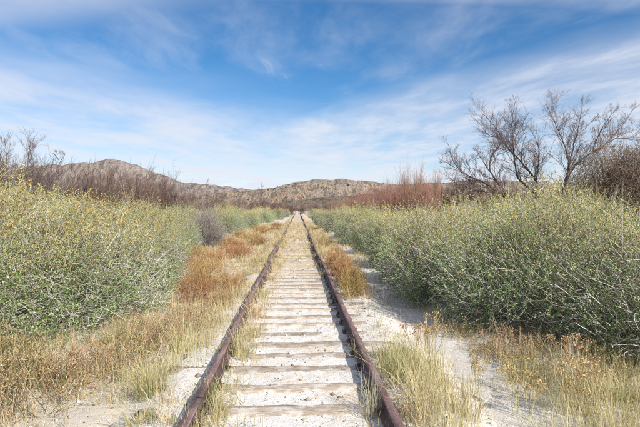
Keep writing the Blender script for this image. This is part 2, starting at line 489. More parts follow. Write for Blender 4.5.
def hill(name, prof, D, front, back, mat, gully, xr, nx, ny, rough, foot=-2.0):
    pxs, pys = zip(*prof)
    xs = np.linspace(xr[0], xr[1], nx)
    X0 = (xs - VX) / F * D
    crest = CZ + (VY - np.interp(xs, pxs, pys)) / F * D
    crest = crest + rough * fbm(X0 / (gully * .5), X0 * 0 + 3.3, 5) + rough * .45 * (ridged(X0 / (gully * .3), X0 * 0 + 8.1, 4) - .6)
    t = np.linspace(0, 1, ny); tb = np.linspace(0, 1, ny // 3)[1:]
    rows = []
    for tt in t:
        y = D - front * (1 - tt)
        wx = X0 + (y - D) * .55 + gully * .6 * fbm(X0 / gully, np.full_like(X0, y / gully), 3)
        g = ridged(wx / gully, np.full_like(X0, y / (gully * 2.2)), 5)
        s = tt ** 1.15
        h = foot + (crest - foot) * s
        h = h - (crest - foot) * 1.0 * (1 - g) * math.sin(math.pi * min(tt, .97)) ** .8
        h = h + rough * 1.6 * fbm(X0 / (gully * .22), np.full_like(X0, y / (gully * .22)), 4) * min(1, tt * 3) * (1 - tt * .7)
        rows.append(np.stack([X0 * y / D, np.full_like(X0, y), np.where(tt == 0, foot, h)], -1))
    for tt in tb:
        y = D + back * tt
        rows.append(np.stack([X0 * y / D, np.full_like(X0, y), crest + (foot - crest) * tt ** 1.2], -1))
    A = np.stack(rows); ny2 = len(rows)
    V = A.reshape(-1, 3); i = np.arange(len(V)).reshape(ny2, nx)
    f = np.stack([i[:-1, :-1], i[:-1, 1:], i[1:, 1:], i[1:, :-1]], -1).reshape(-1, 4)
    tag(obj(name, mesh_np(name, V, f, True), mat), kind='structure')
    return A[:ny]


hill('mountain', [(-700, 178), (-300, 170), (-60, 172), (20, 168), (65, 165), (82, 162.5), (100, 160), (115, 158.5), (128, 161), (145, 167.5), (160, 172.5),
                  (180, 180), (200, 184), (230, 187), (262, 188.5), (330, 190), (700, 186), (1200, 182)], 2100, 520, 600, M['hill_far'], 120, (-600, 1100), 520, 80, 24)
A = hill('hill', [(-500, 204), (60, 202), (160, 197), (215, 193), (245, 190), (262, 188.5), (275, 186.5), (288, 183), (300, 180.5), (318, 179), (348, 178.5), (366, 180),
                  (385, 182.5), (402, 183.5), (440, 182), (480, 179), (540, 180), (640, 184), (1100, 190)], 780, 210, 300, M['hill'], 46, (-300, 1000), 560, 100, 5.5)
hill('scrubby_slope', [(-500, 206), (200, 206), (262, 204.5), (282, 201.5), (300, 199), (330, 196.5), (360, 194.5), (400, 191), (450, 189), (640, 188), (1100, 192)],
     330, 90, 120, M['hill_low'], 30, (-300, 1000), 420, 50, 1.0)

# boulders and scrub on the hillside
pts = A[9:].reshape(-1, 3)
sel = pts[(pts[:, 0] > -330) & (pts[:, 0] < 330)]


def octa(C, s):
    base = np.array([[1, 0, 0], [0, 1, 0], [-1, 0, 0], [0, -1, 0], [0, 0, 1], [0, 0, -.6]])
    n = len(C); V = C[:, None] + base[None] * s[:, None, None] * rng.uniform(.6, 1.3, (n, 6, 1))
    f0 = np.array([[0, 1, 4], [1, 2, 4], [2, 3, 4], [3, 0, 4], [1, 0, 5], [2, 1, 5], [3, 2, 5], [0, 3, 5]])
    return V.reshape(-1, 3), (f0[None] + 6 * np.arange(n)[:, None, None]).reshape(-1, 3)


C = sel[rng.integers(0, len(sel), 5200)] + np.stack([rng.normal(0, 2, 5200), rng.normal(0, 2, 5200), np.full(5200, .2)], -1)
V, f = octa(C, rng.gamma(3, .17, 5200) + .25)
tag(obj('hillside_scrub', mesh_np('hillside_scrub', V, f), M['olive']), 'dark scrub dotted over the rocky hillside', 'scrub', kind='stuff')
C = sel[rng.integers(0, len(sel), 2600)]
V, f = octa(C, rng.gamma(2, .20, 2600) + .2)
tag(obj('hillside_boulders', mesh_np('hillside_boulders', V, f), M['hill']), 'pale boulders scattered over the rocky hillside', 'boulders', kind='stuff')

# ------------------------------------------------------------------ railway track
track = obj('railway_track', None)
tag(track, 'straight rusty railway track with weathered sleepers running to the hills', 'railway track')


def rail_wob(y, s): return 0.022 * math.sin(y * .23 + s) + 0.012 * math.sin(y * .61 + 2 * s) if y > 6 else (0.022 * math.sin(y * .23 + s) + 0.012 * math.sin(y * .61 + 2 * s))
def rail_zw(y, s): return 0.012 * math.sin(y * .31 + s * 2) + 0.008 * math.sin(y * .9 + s)


RP = np.array([(-.062, .0), (.062, .0), (.062, .009), (.017, .022), (.008, .031), (.008, .098), (.016, .106), (.031, .111), (.032, .131), (.025, .138),
               (-.025, .138), (-.032, .131), (-.031, .111), (-.016, .106), (-.008, .098), (-.008, .031), (-.017, .022), (-.062, .009)])


def rail_mesh(side, y0, y1):
    n = max(2, int((y1 - y0) / .33)); ys = np.linspace(y0, y1, n)
    V = []
    for y in ys:
        for (u, z) in RP: V.append((side * .754 + u + rail_wob(y, 0), y, z + .014 + rail_zw(y, side)))
    k = len(RP); V = np.array(V); i = np.arange(n * k).reshape(n, k); nx = np.roll(i, -1, 1)
    f = np.stack([i[:-1], nx[:-1], nx[1:], i[1:]], -1).reshape(-1, 4)
    caps = []
    for e in (0, n - 1):                                         # close the rail ends with a fan of quads
        for (a, c, d, g) in ((0, 1, 2, 17), (2, 3, 16, 17), (3, 4, 15, 16), (4, 5, 14, 15), (5, 6, 13, 14), (6, 7, 12, 13), (7, 8, 11, 12), (8, 9, 10, 11)):
            caps.append([e * k + q for q in (a, c, d, g)])
    return mesh_np('rail', V, np.concatenate([f, np.array(caps)]))


bolt_V, bolt_f = tubes(np.array([[[0, 0, 0], [.022, 0, 0], [.0221, 0, 0]]], float), np.array([[.016, .016, .001]]), 6)
bolt_me = mesh_np('bolt', bolt_V, bolt_f)
bar_prof = box(0, .016, -.30, .30, .040, .112)


def make_rails(side, joints):
    for a, c in zip(joints[:-1], joints[1:]):
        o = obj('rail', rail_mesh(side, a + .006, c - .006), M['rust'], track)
        if c < 60:
            for s in (-1, 1):
                w = rail_wob(c, 0); zz = .014 + rail_zw(c, side)
                V, f = box(side * .754 + w + s * .010, side * .754 + w + s * .027, c - .30, c + .30, .033 + zz, .104 + zz)
                V[:, 0] += np.where(V[:, 2] < .06 + zz, s * .008, 0)
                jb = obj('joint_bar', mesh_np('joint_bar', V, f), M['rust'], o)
                for q in (-.22, -.075, .075, .22):
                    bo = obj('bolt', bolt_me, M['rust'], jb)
                    bo.location = (side * .754 + w + s * .025, c + q, .074 + zz); bo.rotation_euler = (0, 0, 0 if s > 0 else math.pi)


make_rails(-1, [1.0, 4.02, 14.0, 24.0, 34.0, 44.0, 54.0, 79.0, 120.0, 150.0])
make_rails(1, [1.0, 8.9, 18.9, 28.9, 38.9, 48.9, 63.0, 95.0, 150.0])


def sleeper_mesh(seed):
    r = np.random.default_rng(seed)
    nx = 25; xs = np.linspace(-1.22, 1.22, nx)
    ring = [(-.105, -.13), (-.108, -.02), (-.100, -.006), (-.05, .0), (.0, .002), (.05, .0), (.100, -.006), (.108, -.02), (.105, -.13)]
    V = []
    for j, x in enumerate(xs):
        e = (abs(x) > 1.2)
        for q, (y, z) in enumerate(ring):
            wear = -.006 * max(0, r.normal(.2, .5)) if 2 <= q <= 6 else 0
            V.append((x + (r.normal(0, .012) if e else 0), y * (1 + .02 * r.normal()) + .012 * math.sin(x * 2 + seed), z + wear * (1.6 if q in (2, 6) else .7)))
    k = len(ring); i = np.arange(nx * k).reshape(nx, k)
    f = np.stack([i[:-1, :-1], i[1:, :-1], i[1:, 1:], i[:-1, 1:]], -1).reshape(-1, 4)
    caps = []
    for e in (0, (nx - 1) * k):
        for a in range(4): caps.append([e + a, e + a + 1, e + 7 - a, e + 8 - a])
    V = np.array(V)
    # a long check (split) along the top
    return mesh_np('sleeper', V, np.concatenate([f, np.array(caps)]))


SM = [sleeper_mesh(100 + s) for s in range(14)]
plate_me = mesh_np('tie_plate', *box(-.10, .10, -.085, .085, .001, .014))
spv, spf = join([box(-.009, .009, -.009, .009, -.02, .034), box(-.017, .017, -.012, .012, .034, .046)])
spike_me = mesh_np('spike', spv, spf)
y = 2.62
k = 0
while y < 148:
    o = obj('sleeper', SM[random.randrange(len(SM))], M['wood'], track)
    o.location = (random.gauss(0, .03), y, random.gauss(-.007, .005)); o.rotation_euler = (random.gauss(0, .012), random.gauss(0, .004), random.gauss(0, .013) + (math.pi if random.random() < .5 else 0))
    if y < 26:
        for side in (-1, 1):
            xw = side * .754 + rail_wob(y, 0)
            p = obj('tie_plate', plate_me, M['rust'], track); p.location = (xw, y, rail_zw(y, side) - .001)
            for s in (-1, 1):
                if random.random() < .85:
                    sp = obj('spike', spike_me, M['rust'], track)
                    sp.location = (xw + s * .078, y + random.uniform(-.05, .05), rail_zw(y, side) + random.uniform(.0, .02))
                    sp.rotation_euler = (random.gauss(0, .1), -s * .12, random.gauss(0, .3))
    y += 0.515 + random.gauss(0, .02); k += 1

# ------------------------------------------------------------------ plants: builders


def rand_dirs(n):
    return unit(rng.normal(size=(n, 3)))


def saltbush_mesh(rad, h, ntw, seed, leaf=.036, wide=.0062):
    global rng
    keep = rng; rng = np.random.default_rng(seed)
    lob = rand_dirs(14); lob[:, 2] = np.abs(lob[:, 2]); la = rng.uniform(.08, .34, 14) * rng.choice([1, 1, -1], 14)
    d = rand_dirs(ntw); cl = rand_dirs(75); cf = rng.uniform(.72, 1.14, 75); ci = rng.integers(0, 75, ntw)      # foliage grows in clumps with gaps between
    inc = rng.random(ntw) < .80; d = np.where(inc[:, None], unit(cl[ci] + rng.normal(0, .135, (ntw, 3))), d); cfac = np.where(inc, cf[ci], .88)
    d[:, 2] = np.abs(d[:, 2]) * 1.05 - .12; d = unit(d)

    def shape(d):
        lump = 1 + (la[None] * np.exp(-((1 - d @ lob.T) / .07))).sum(1)
        return lump
    rr = np.clip(1 - np.abs(rng.normal(0, .20, ntw)), .2, 1) * shape(d) * rng.uniform(.94, 1.05, ntw) * cfac
    hz = np.sign(d[:, 2]) * np.abs(d[:, 2]) ** .9
    A = np.stack([d[:, 0] * rad * rr, d[:, 1] * rad * rr, np.maximum(.10 * h + hz * .90 * h * rr, .04)], -1)
    flare = 1 - .22 * np.exp(-A[:, 2] / (.18 * h))                  # tucks in a little at the ground
    A[:, :2] *= flare[:, None]
    tl = rng.uniform(.10, .28, ntw); tl[rng.random(ntw) < .09] *= 2.1      # straggling sprays break the outline
    td = unit(d * .75 + rng.normal(0, .55, (ntw, 3)) + np.array([0, 0, .45]))
    B = A + td * tl[:, None]
    tw = [tubes(np.stack([A, B], 1), np.stack([np.full(ntw, .0030), np.full(ntw, .0012)], 1), 3)]
    nl = 14
    t = rng.uniform(.05, 1.05, (ntw, nl)); C = (A[:, None] * (1 - t[..., None]) + B[:, None] * t[..., None]).reshape(-1, 3)
    C = C + rng.normal(0, .014, C.shape)
    D = unit(np.repeat(td, nl, 0) * .6 + rng.normal(0, .7, (ntw * nl, 3)) + np.array([0, 0, .15]))
    n = len(C)
    lv = leaves(C, D, leaf * rng.uniform(.55, 1.25, n), wide * rng.uniform(.6, 1.3, n))
    # main branches from the root crown out to the shell
    nb = 190; idx = rng.integers(0, ntw, nb); E = A[idx]
    b0 = np.stack([rng.normal(0, .12 * rad, nb), rng.normal(0, .12 * rad, nb), np.zeros(nb) - .05], -1)
    ts = np.linspace(0, 1, 6)[None, :, None]
    ctrl = b0 * .45 + E * .55 + np.array([0, 0, .12 * h]) + rng.normal(0, .10, (nb, 3))
    BP = b0[:, None] * (1 - ts) ** 2 + ctrl[:, None] * 2 * ts * (1 - ts) + E[:, None] * ts ** 2
    br = tubes(BP, np.linspace(.012, .003, 6)[None] * rng.uniform(.6, 1.3, (nb, 1)), 4)
    # bare pale twigs that show through, mostly low down
    nd = 2300
    dd = rand_dirs(nd); dd[:, 2] = np.abs(dd[:, 2]) * .7; dd = unit(dd)
    r2 = rng.uniform(.60, 1.0, nd) * shape(dd)
    A2 = np.stack([dd[:, 0] * rad * r2, dd[:, 1] * rad * r2, .05 + (dd[:, 2] ** .8) * .80 * h * r2], -1)
    A2[:, :2] *= (1 - .2 * np.exp(-A2[:, 2] / (.18 * h)))[:, None]
    t2 = unit(dd * .7 + rng.normal(0, .6, (nd, 3)) + np.array([0, 0, .3])); l2 = rng.uniform(.15, .42, nd)
    P2 = np.stack([A2, A2 + t2 * (l2 * .5)[:, None] + rng.normal(0, .02, (nd, 3)), A2 + t2 * l2[:, None] + np.array([0, 0, -.02])], 1)
    tw.append(tubes(P2, np.array([[.0044, .0034, .0016]]) * rng.uniform(.7, 1.3, (nd, 1)), 3))
    rng = keep
    return mesh_np('foliage', *lv), mesh_np('twigs', *join(tw)), mesh_np('branches', *br)


SB = [saltbush_mesh(1.45, 1.85, 5200, 11), saltbush_mesh(1.35, 1.75, 4800, 12), saltbush_mesh(1.55, 1.9, 5600, 13), saltbush_mesh(1.3, 1.8, 4600, 14)]
SBR = [(1.45, 1.85), (1.35, 1.75), (1.55, 1.9), (1.3, 1.8)]


def place_saltbush(x, y, r, h, ochre, label, group, var=None):
    v = random.randrange(4) if var is None else var
    fo, tw, br = SB[v]; sr, sh = SBR[v]
    e = obj('saltbush', None, loc=(x, y, float(ground_z(x, y)) - .02))
    e.scale = (r / sr, r / sr * random.uniform(.92, 1.08), h / sh); e.rotation_euler = (0, 0, random.uniform(0, 6.28))
    for nm, me, mt in (('foliage', fo, M['saltleaf_ochre'] if ochre else M['saltleaf']), ('twigs', tw, M['salttwig']), ('branches', br, M['salttwig'])):
        if not me.materials: me.materials.append(mt)
        o = obj(nm, me, None, e)
        if me.materials[0] is not mt:
            o.material_slots[0].link = 'OBJECT'; o.material_slots[0].material = mt
    tag(e, label, 'shrub', group)
    return e


LEFT = [(-4.55, 6.9, 1.75, 1.80), (-3.35, 8.3, 1.40, 1.70), (-5.6, 9.4, 1.7, 2.25), (-3.45, 10.8, 1.15, 1.55), (-4.9, 12.2, 1.5, 1.92), (-4.2, 14.3, 1.1, 1.50),
        (-7.6, 11.5, 1.9, 2.40), (-6.9, 14.8, 1.7, 2.15), (-5.4, 17.0, 1.4, 1.72), (-4.9, 20.2, 1.15, 1.50), (-6.4, 19.5, 1.6, 1.85), (-6.2, 24, 1.5, 1.80), (-5.0, 27.5, 1.2, 1.60),
        (-6.4, 30.5, 1.6, 1.85), (-4.7, 34, 1.2, 1.60), (-6.0, 38, 1.5, 1.9), (-4.3, 44, 1.2, 1.62), (-5.8, 49, 1.6, 1.95), (-3.9, 57, 1.2, 1.65), (-4.5, 63, 1.6, 1.9),
        (-3.4, 74, 1.3, 1.6), (-4.2, 84, 1.6, 1.9), (-2.8, 98, 1.4, 1.7), (-9.6, 14.5, 1.9, 2.3), (-8.3, 18.5, 1.8, 2.1)]
RIGHT = [(4.75, 6.0, 1.50, 1.62), (3.6, 7.5, 1.35, 1.86), (2.85, 9.6, 1.08, 1.72), (4.8, 9.8, 1.4, 2.10), (6.6, 9.0, 1.5, 1.68), (2.95, 12.0, 1.1, 1.70), (5.0, 13.4, 1.3, 1.8),
         (7.0, 12.6, 1.5, 2.15), (3.1, 15.0, 1.1, 1.65), (8.9, 11.6, 1.7, 2.05), (4.9, 17.4, 1.4, 1.65), (7.2, 16.8, 1.6, 2.1), (3.35, 19.2, 1.15, 1.5), (9.8, 16.5, 1.7, 2.1), (5.1, 22, 1.4, 1.70),
         (3.2, 24.0, 1.25, 1.82), (7.4, 21.5, 1.6, 1.95), (3.3, 29.5, 1.25, 1.75), (5.0, 28, 1.4, 1.6), (3.0, 36.5, 1.2, 1.70), (4.8, 35, 1.4, 1.6), (2.9, 45, 1.1, 1.5), (4.4, 44, 1.4, 1.75),
         (2.8, 55, 1.1, 1.5), (4.2, 57, 1.5, 1.7), (3.0, 70, 1.2, 1.55), (3.4, 90, 1.4, 1.6)]
for side, rows in (('left', LEFT), ('right', RIGHT)):
    order = sorted(range(len(rows)), key=lambda q: math.hypot(rows[q][0], rows[q][1]))
    for rank, q in enumerate(order):
        x, y, r, h = rows[q]
        look = 'grey-green saltbush with tan seed tops' if not (side == 'left' and rank < 7) else 'saltbush with ochre-yellow seed tops'
        place_saltbush(x, y, r, h, side == 'left' and rank < 7, '%s, %s on the %s side of the track' % (look, ORD[rank], side), 'saltbushes along the track')

# ---- dead russet shrubs, grass tufts, seed-head plants


def mound_mesh(rad, h, n, seed, wid=.0022, base=.18, name='twigs'):
    """a low dead shrub of very many fine upright twigs that fork"""
    g = np.random.default_rng(seed)
    a = g.uniform(0, 6.283, n); q = np.sqrt(g.uniform(0, 1, n))
    ph = g.uniform(0, 6.283, 4); lob = 1 + .22 * np.sin(2 * a + ph[0]) + .20 * np.sin(3 * a + ph[1]) + .14 * np.sin(5 * a + ph[2])
    b0 = np.stack([np.cos(a) * q * rad * base, np.sin(a) * q * rad * base, np.full(n, -.03)], -1)
    a2 = a + g.normal(0, .5, n); out = q * g.uniform(.6, 1.1, n) * lob
    E = np.stack([np.cos(a2) * out * rad, np.sin(a2) * out * rad, h * np.sqrt(np.maximum(.05, 1 - .70 * out ** 2)) * g.uniform(.40, 1.15, n) * (.85 + .3 * np.sin(a * 2 + ph[3]))], -1)
    ts = np.linspace(0, 1, 4)[None, :, None]
    ct = b0 * .5 + E * .5 + np.stack([np.zeros(n), np.zeros(n), .12 * h * np.ones(n)], -1) + g.normal(0, .05 * h, (n, 3))
    Pm = b0[:, None] * (1 - ts) ** 2 + ct[:, None] * 2 * ts * (1 - ts) + E[:, None] * ts ** 2
    parts = [tubes(Pm, np.array([[1.5, 1.2, .9, .5]]) * wid * g.uniform(.7, 1.3, (n, 1)), 3)]
    m = n * 5
    i = g.integers(0, n, m); t = g.uniform(.45, 1, m)
    A = Pm[i, 2] * (1 - t[:, None]) + Pm[i, 3] * t[:, None]
    dr = unit(Pm[i, 3] - Pm[i, 1]) * .7 + g.normal(0, .5, (m, 3)) + np.array([0, 0, .25]); dr = unit(dr)
    L = h * g.uniform(.08, .26, m)
    parts.append(tubes(np.stack([A, A + dr * L[:, None]], 1), np.array([[.9, .45]]) * wid * np.ones((m, 1)), 3))
    return mesh_np(name, *join(parts))


def bracts_mesh(rad, h, n, seed):
    g = np.random.default_rng(seed)
    d = unit(g.normal(size=(n, 3))); d[:, 2] = np.abs(d[:, 2]); q = g.uniform(.55, 1.05, n)
    C = np.stack([d[:, 0] * rad * q, d[:, 1] * rad * q, h * np.maximum(.08, d[:, 2]) ** .8 * q], -1)
    D = unit(d + g.normal(0, .8, (n, 3)))
    return mesh_np('dry_bracts', *leaves(C, D, g.uniform(.010, .026, n), g.uniform(.003, .006, n)))


def tuft_mesh(rad, h, n, seed, wid=.0028, lean=.5, K=5):
    g = np.random.default_rng(seed)
    a = g.uniform(0, 6.283, n); q = g.uniform(0, 1, n) ** .7
    b0 = np.stack([np.cos(a) * q * rad * .35, np.sin(a) * q * rad * .35, np.full(n, -.03)], -1)
    a2 = a + g.normal(0, .6, n); L = h * g.uniform(.2, 1.15, n); ln = g.uniform(.05, 1.3, n) ** 1.4 * lean
    hd = np.stack([np.cos(a2), np.sin(a2), np.zeros(n)], -1)
    t = np.linspace(0, 1, K)
    hor = (ln * L)[:, None] * t[None] ** 1.7
    ver = L[:, None] * (t[None] - .35 * (ln ** 1.5)[:, None] * t[None] ** 3)
    Pm = b0[:, None] + hd[:, None] * hor[..., None] + np.array([0, 0, 1.0]) * ver[..., None] + g.normal(0, .006, (n, K, 3)) * t[None, :, None]
    w = wid * g.uniform(.6, 1.4, n)[:, None] * np.interp(t, [0, .5, 1], [1, .85, .15])[None]
    s = np.stack([-np.sin(a2 + g.normal(0, .8, n)), np.cos(a2), g.normal(0, .3, n)], -1)
    return mesh_np('blades', *ribbons(Pm, w, unit(s)))


RM = [(mound_mesh(.48, .52, 300, 31 + s, base=.45), bracts_mesh(.44, .46, 900, 61 + s)) for s in range(5)]
WM = [(mound_mesh(.55, .43, 120, 35 + s, .0026, .75), bracts_mesh(.5, .42, 500, 65 + s)) for s in range(4)]
TM = [tuft_mesh(.36, .40, 170, 41, .0022), tuft_mesh(.42, .46, 170, 42, .0022, lean=.75), tuft_mesh(.34, .34, 130, 43, .0022, lean=.95), tuft_mesh(.40, .50, 150, 44, .0022, lean=.45)]


def place_two(name, parts, x, y, sxy, sz, label, cat, group):
    e = obj(name, None, loc=(x, y, float(surf_z(x, y)))); e.scale = (sxy, sxy, sz); e.rotation_euler = (0, 0, random.uniform(0, 6.28))
    for nm, me, mt in parts:
        if not me.materials: me.materials.append(mt)
        o = obj(nm, me, None, e)
        if nm in ('dry_bracts', 'seed_heads', 'blades', 'twigs'): o['kind'] = 'stuff'
        if me.materials[0] is not mt:
            o.material_slots[0].link = 'OBJECT'; o.material_slots[0].material = mt
    return tag(e, label, cat, group)


RUS = [  # x, y, width scale, height scale, material
    (-2.35, 4.55, 1.2, .95, 'russet_green'), (-2.95, 5.25, 1.2, 1.1, 'russet_green'), (-1.75, 6.4, 1.0, .95, 'russet_green'), 
(-2.6, 4.95, 1.1, 1.1, 'russet_green'), (-2.05, 5.2, .9, .8, 'russet_green'), (-1.8, 5.7, 1.0, 1.0, 'russet_green'), (-3.3, 5.7, 1.1, 1.0, 'russet_green'),
    (-1.45, 7.1, .9, .9, 'russet_green'),
    (-1.85, 9.4, 1.1, .8, 'russet'), (-1.3, 10.4, .8, .8, 'russet'), (-2.05, 10.8, 1.25, .85, 'russet'), (-2.3, 13.2, 1.35, .85, 'russet'), (-1.25, 8.6, .7, .6, 'russet'),
    (-2.6, 16.2, 1.3, .8, 'russet'), (-2.0, 17.8, 1.2, .95, 'russet'), (-2.6, 21.3, 1.4, 1.05, 'russet'), (-1.8, 23.8, 1.3, .8, 'russet'),
    (-2.4, 26.5, 1.6, 1.0, 'russet'), (-2.3, 34.0, 1.7, .9, 'russet'), (-1.7, 39.0, 1.4, .7, 'russet'), (-2.0, 47, 1.7, .8, 'russet'),
    (-3.2, 14.6, 1.2, .8, 'russet'), (-3.6, 17.6, 1.4, .9, 'russet'), (-2.5, 19.2, 1.2, .6, 'russet'), (-3.4, 23.6, 1.5, .8, 'russet'), (-3.3, 30, 1.7, .8, 'russet'), (-3.0, 40, 1.8, .7, 'russet'),
    (1.12, 9.4, .68, .85, 'russet'), (1.18, 10.3, .75, 1.0, 'russet'), (1.08, 11.2, .7, 1.05, 'russet'), (1.2, 12.2, .8, 1.1, 'russet'), (1.1, 13.4, .75, 1.0, 'russet'), (1.15, 14.8, .8, .9, 'russet'),
    (1.2, 21.5, .8, .6, 'russet'), (1.3, 27.5, .9, .6, 'russet'), (1.25, 37.0, 1.1, .6, 'russet'),
    (2.6, 6.0, .8, .7, 'russet_green'), (2.35, 6.9, .7, .6, 'russet_green'), (2.75, 5.5, .8, .7, 'russet_green'), (3.2, 5.1, .8, .7, 'russet_green')]
ranks = {}
for q in sorted(range(len(RUS)), key=lambda q: RUS[q][1]):
    x, y, sx_, sz_, mt = RUS[q]; side = 'left' if x < 0 else 'right'
    r = ranks[(side, mt)] = ranks.get((side, mt), -1) + 1
    tw, brc = (RM[random.randrange(5)] if mt == 'russet' else WM[random.randrange(4)])
    lab = ('russet dead shrub, %s on the %s verge beside the rail' if mt == 'russet' else 'wiry brown and green shrub, %s on the %s foreground verge') % (ORD[r], side)
    place_two('dead_shrub', [('twigs', tw, M[mt]), ('dry_bracts', brc, M[mt])], x, y, sx_, sz_, lab, 'dead shrub', 'dead shrubs beside the rails')

TUF = [  # x, y, width, height, material, where
    (.66, 4.02, .75, .80, 'straw_pale', 'against the inside of the right rail, in front'), (-.60, 5.75, 1.1, .80, 'straw', 'bushy, inside the left rail near the front'), (-.58, 7.6, 1.2, .90, 'straw', 'tall, inside the left rail'),
    (-.70, 4.25, .8, .55, 'straw_green', 'low, inside the left rail at the joint'), (-.52, 6.5, .8, .60, 'straw', 'inside the left rail between two larger tufts'), (-.6, 9.2, 1.0, .75, 'straw', 'inside the left rail, beyond the tall tuft'),
    (-.55, 11.5, 1.0, .75, 'straw', 'inside the left rail in the middle distance'), (-.62, 14.0, 1.0, .8, 'straw', 'farthest tuft inside the left rail'),
    (-1.25, 4.55, 1.1, 1.0, 'straw_green', 'greenish, outside the left rail next to bare sand'), (-1.45, 5.1, 1.2, 1.05, 'straw', 'outside the left rail behind the greenish tuft'), (-1.15, 3.9, .9, .7, 'straw_green', 'in the front corner outside the left rail'),
    (-1.3, 6.0, 1.1, .95, 'straw', 'outside the left rail before the russet shrubs'), (-1.2, 7.1, 1.2, 1.05, 'straw', 'tall, outside the left rail level with the bushes'), (-1.65, 7.9, 1.3, 1.05, 'straw', 'at the foot of the left bushes'), (-2.35, 6.9, 1.2, 1.0, 'straw_pale', 'pale, in front of the left bushes'),
    (1.02, 3.95, 1.1, 1.0, 'straw', 'outside the right rail, frontmost'), (1.15, 4.35, 1.2, 1.1, 'straw', 'tall, outside the right rail near the front'), (1.35, 4.75, 1.1, 1.05, 'straw', 'outside the right rail at the edge of the path'), (1.0, 4.9, 1.0, .9, 'straw_green', 'greenish, outside the right rail'),
    (1.3, 5.4, 1.0, .95, 'straw', 'last of the tall grass outside the right rail'), (1.45, 4.05, 1.1, 1.0, 'straw', 'between the right rail and the path in front'),
    (2.35, 4.35, 1.2, .85, 'straw_pale', 'right of the path in front'), (2.75, 4.75, 1.3, .95, 'straw_pale', 'right of the path before the bushes'), (3.05, 4.4, 1.2, .9, 'straw_green', 'greenish, right of the path near the picture edge'), (2.45, 5.1, 1.1, .75, 'straw_green', 'at the foot of the right bushes'),
    (2.05, 3.95, 1.0, .7, 'straw_pale', 'low, on the path in the front right')]
for x, y, sx_, sz_, mt, where in TUF:
    nm = {'straw': 'straw-coloured', 'straw_green': 'green and straw', 'straw_pale': 'bleached'}[mt]
    place_two('grass_tuft', [('blades', TM[random.randrange(4)], M[mt])], x, y, sx_, sz_, '%s grass tuft %s' % (nm, where), 'grass', 'grass tufts near the camera')


def seed_plant(seed):
    g = np.random.default_rng(seed); n = 9
    a = g.uniform(0, 6.283, n); b0 = np.stack([g.normal(0, .03, n), g.normal(0, .03, n), np.full(n, -.03)], -1)
    H = g.uniform(.34, .52, n); ln = g.uniform(.05, .4, n)
    E = b0 + np.stack([np.cos(a) * ln * H, np.sin(a) * ln * H, H], -1)
    t = np.linspace(0, 1, 4)[None, :, None]
    P = b0[:, None] * (1 - t) + E[:, None] * t + g.normal(0, .008, (n, 4, 3))
    st = tubes(P, np.array([[.003, .0026, .0022, .0018]]) * np.ones((n, 1)), 4)
    heads = []
    for i in range(n):
        m = 46; C = P[i, 3] + np.clip(g.normal(0, 1, (m, 3)), -1.7, 1.7) * np.array([.026, .026, .014])
        heads.append(leaves(C, unit(g.normal(size=(m, 3)) + np.array([0, 0, .6])), g.uniform(.012, .024, m), g.uniform(.004, .007, m)))
        k = 5; A = np.repeat(P[i, 2:3], k, 0); Bq = P[i, 3] + g.normal(0, .022, (k, 3))
        heads.append(tubes(np.stack([A, Bq], 1), np.full((k, 2), .0013), 4))
    return mesh_np('stems', *st), mesh_np('seed_heads', *join(heads))


SP = [seed_plant(81), seed_plant(82), seed_plant(83)]
SEED = [(1.55, 5.55, 'tallest, between path and rail before the shaded stretch'), (1.38, 5.2, 'among the tall grass outside the right rail'), (1.72, 4.6, 'at the left edge of the path in front'), (2.2, 4.7, 'at the right edge of the path'),
        (2.0, 4.2, 'on the path in the front right'), (2.6, 4.15, 'right of the path in the front corner'), (2.35, 4.05, 'frontmost, right of the path'), (2.9, 5.0, 'under the nearest right bush')]
for i, (x, y, where) in enumerate(SEED):
    st, hd = SP[i % 3]
    place_two('seed_head_plant', [('stems', st, M['straw']), ('seed_heads', hd, M['seedhead'])], x, y, random.uniform(.9, 1.15), random.uniform(.85, 1.1),
              'dry plant with rust-brown seed heads, %s' % where, 'dry plant', 'seed-head plants right of the track')

# ---- uncountable grass cover, litter and gravel


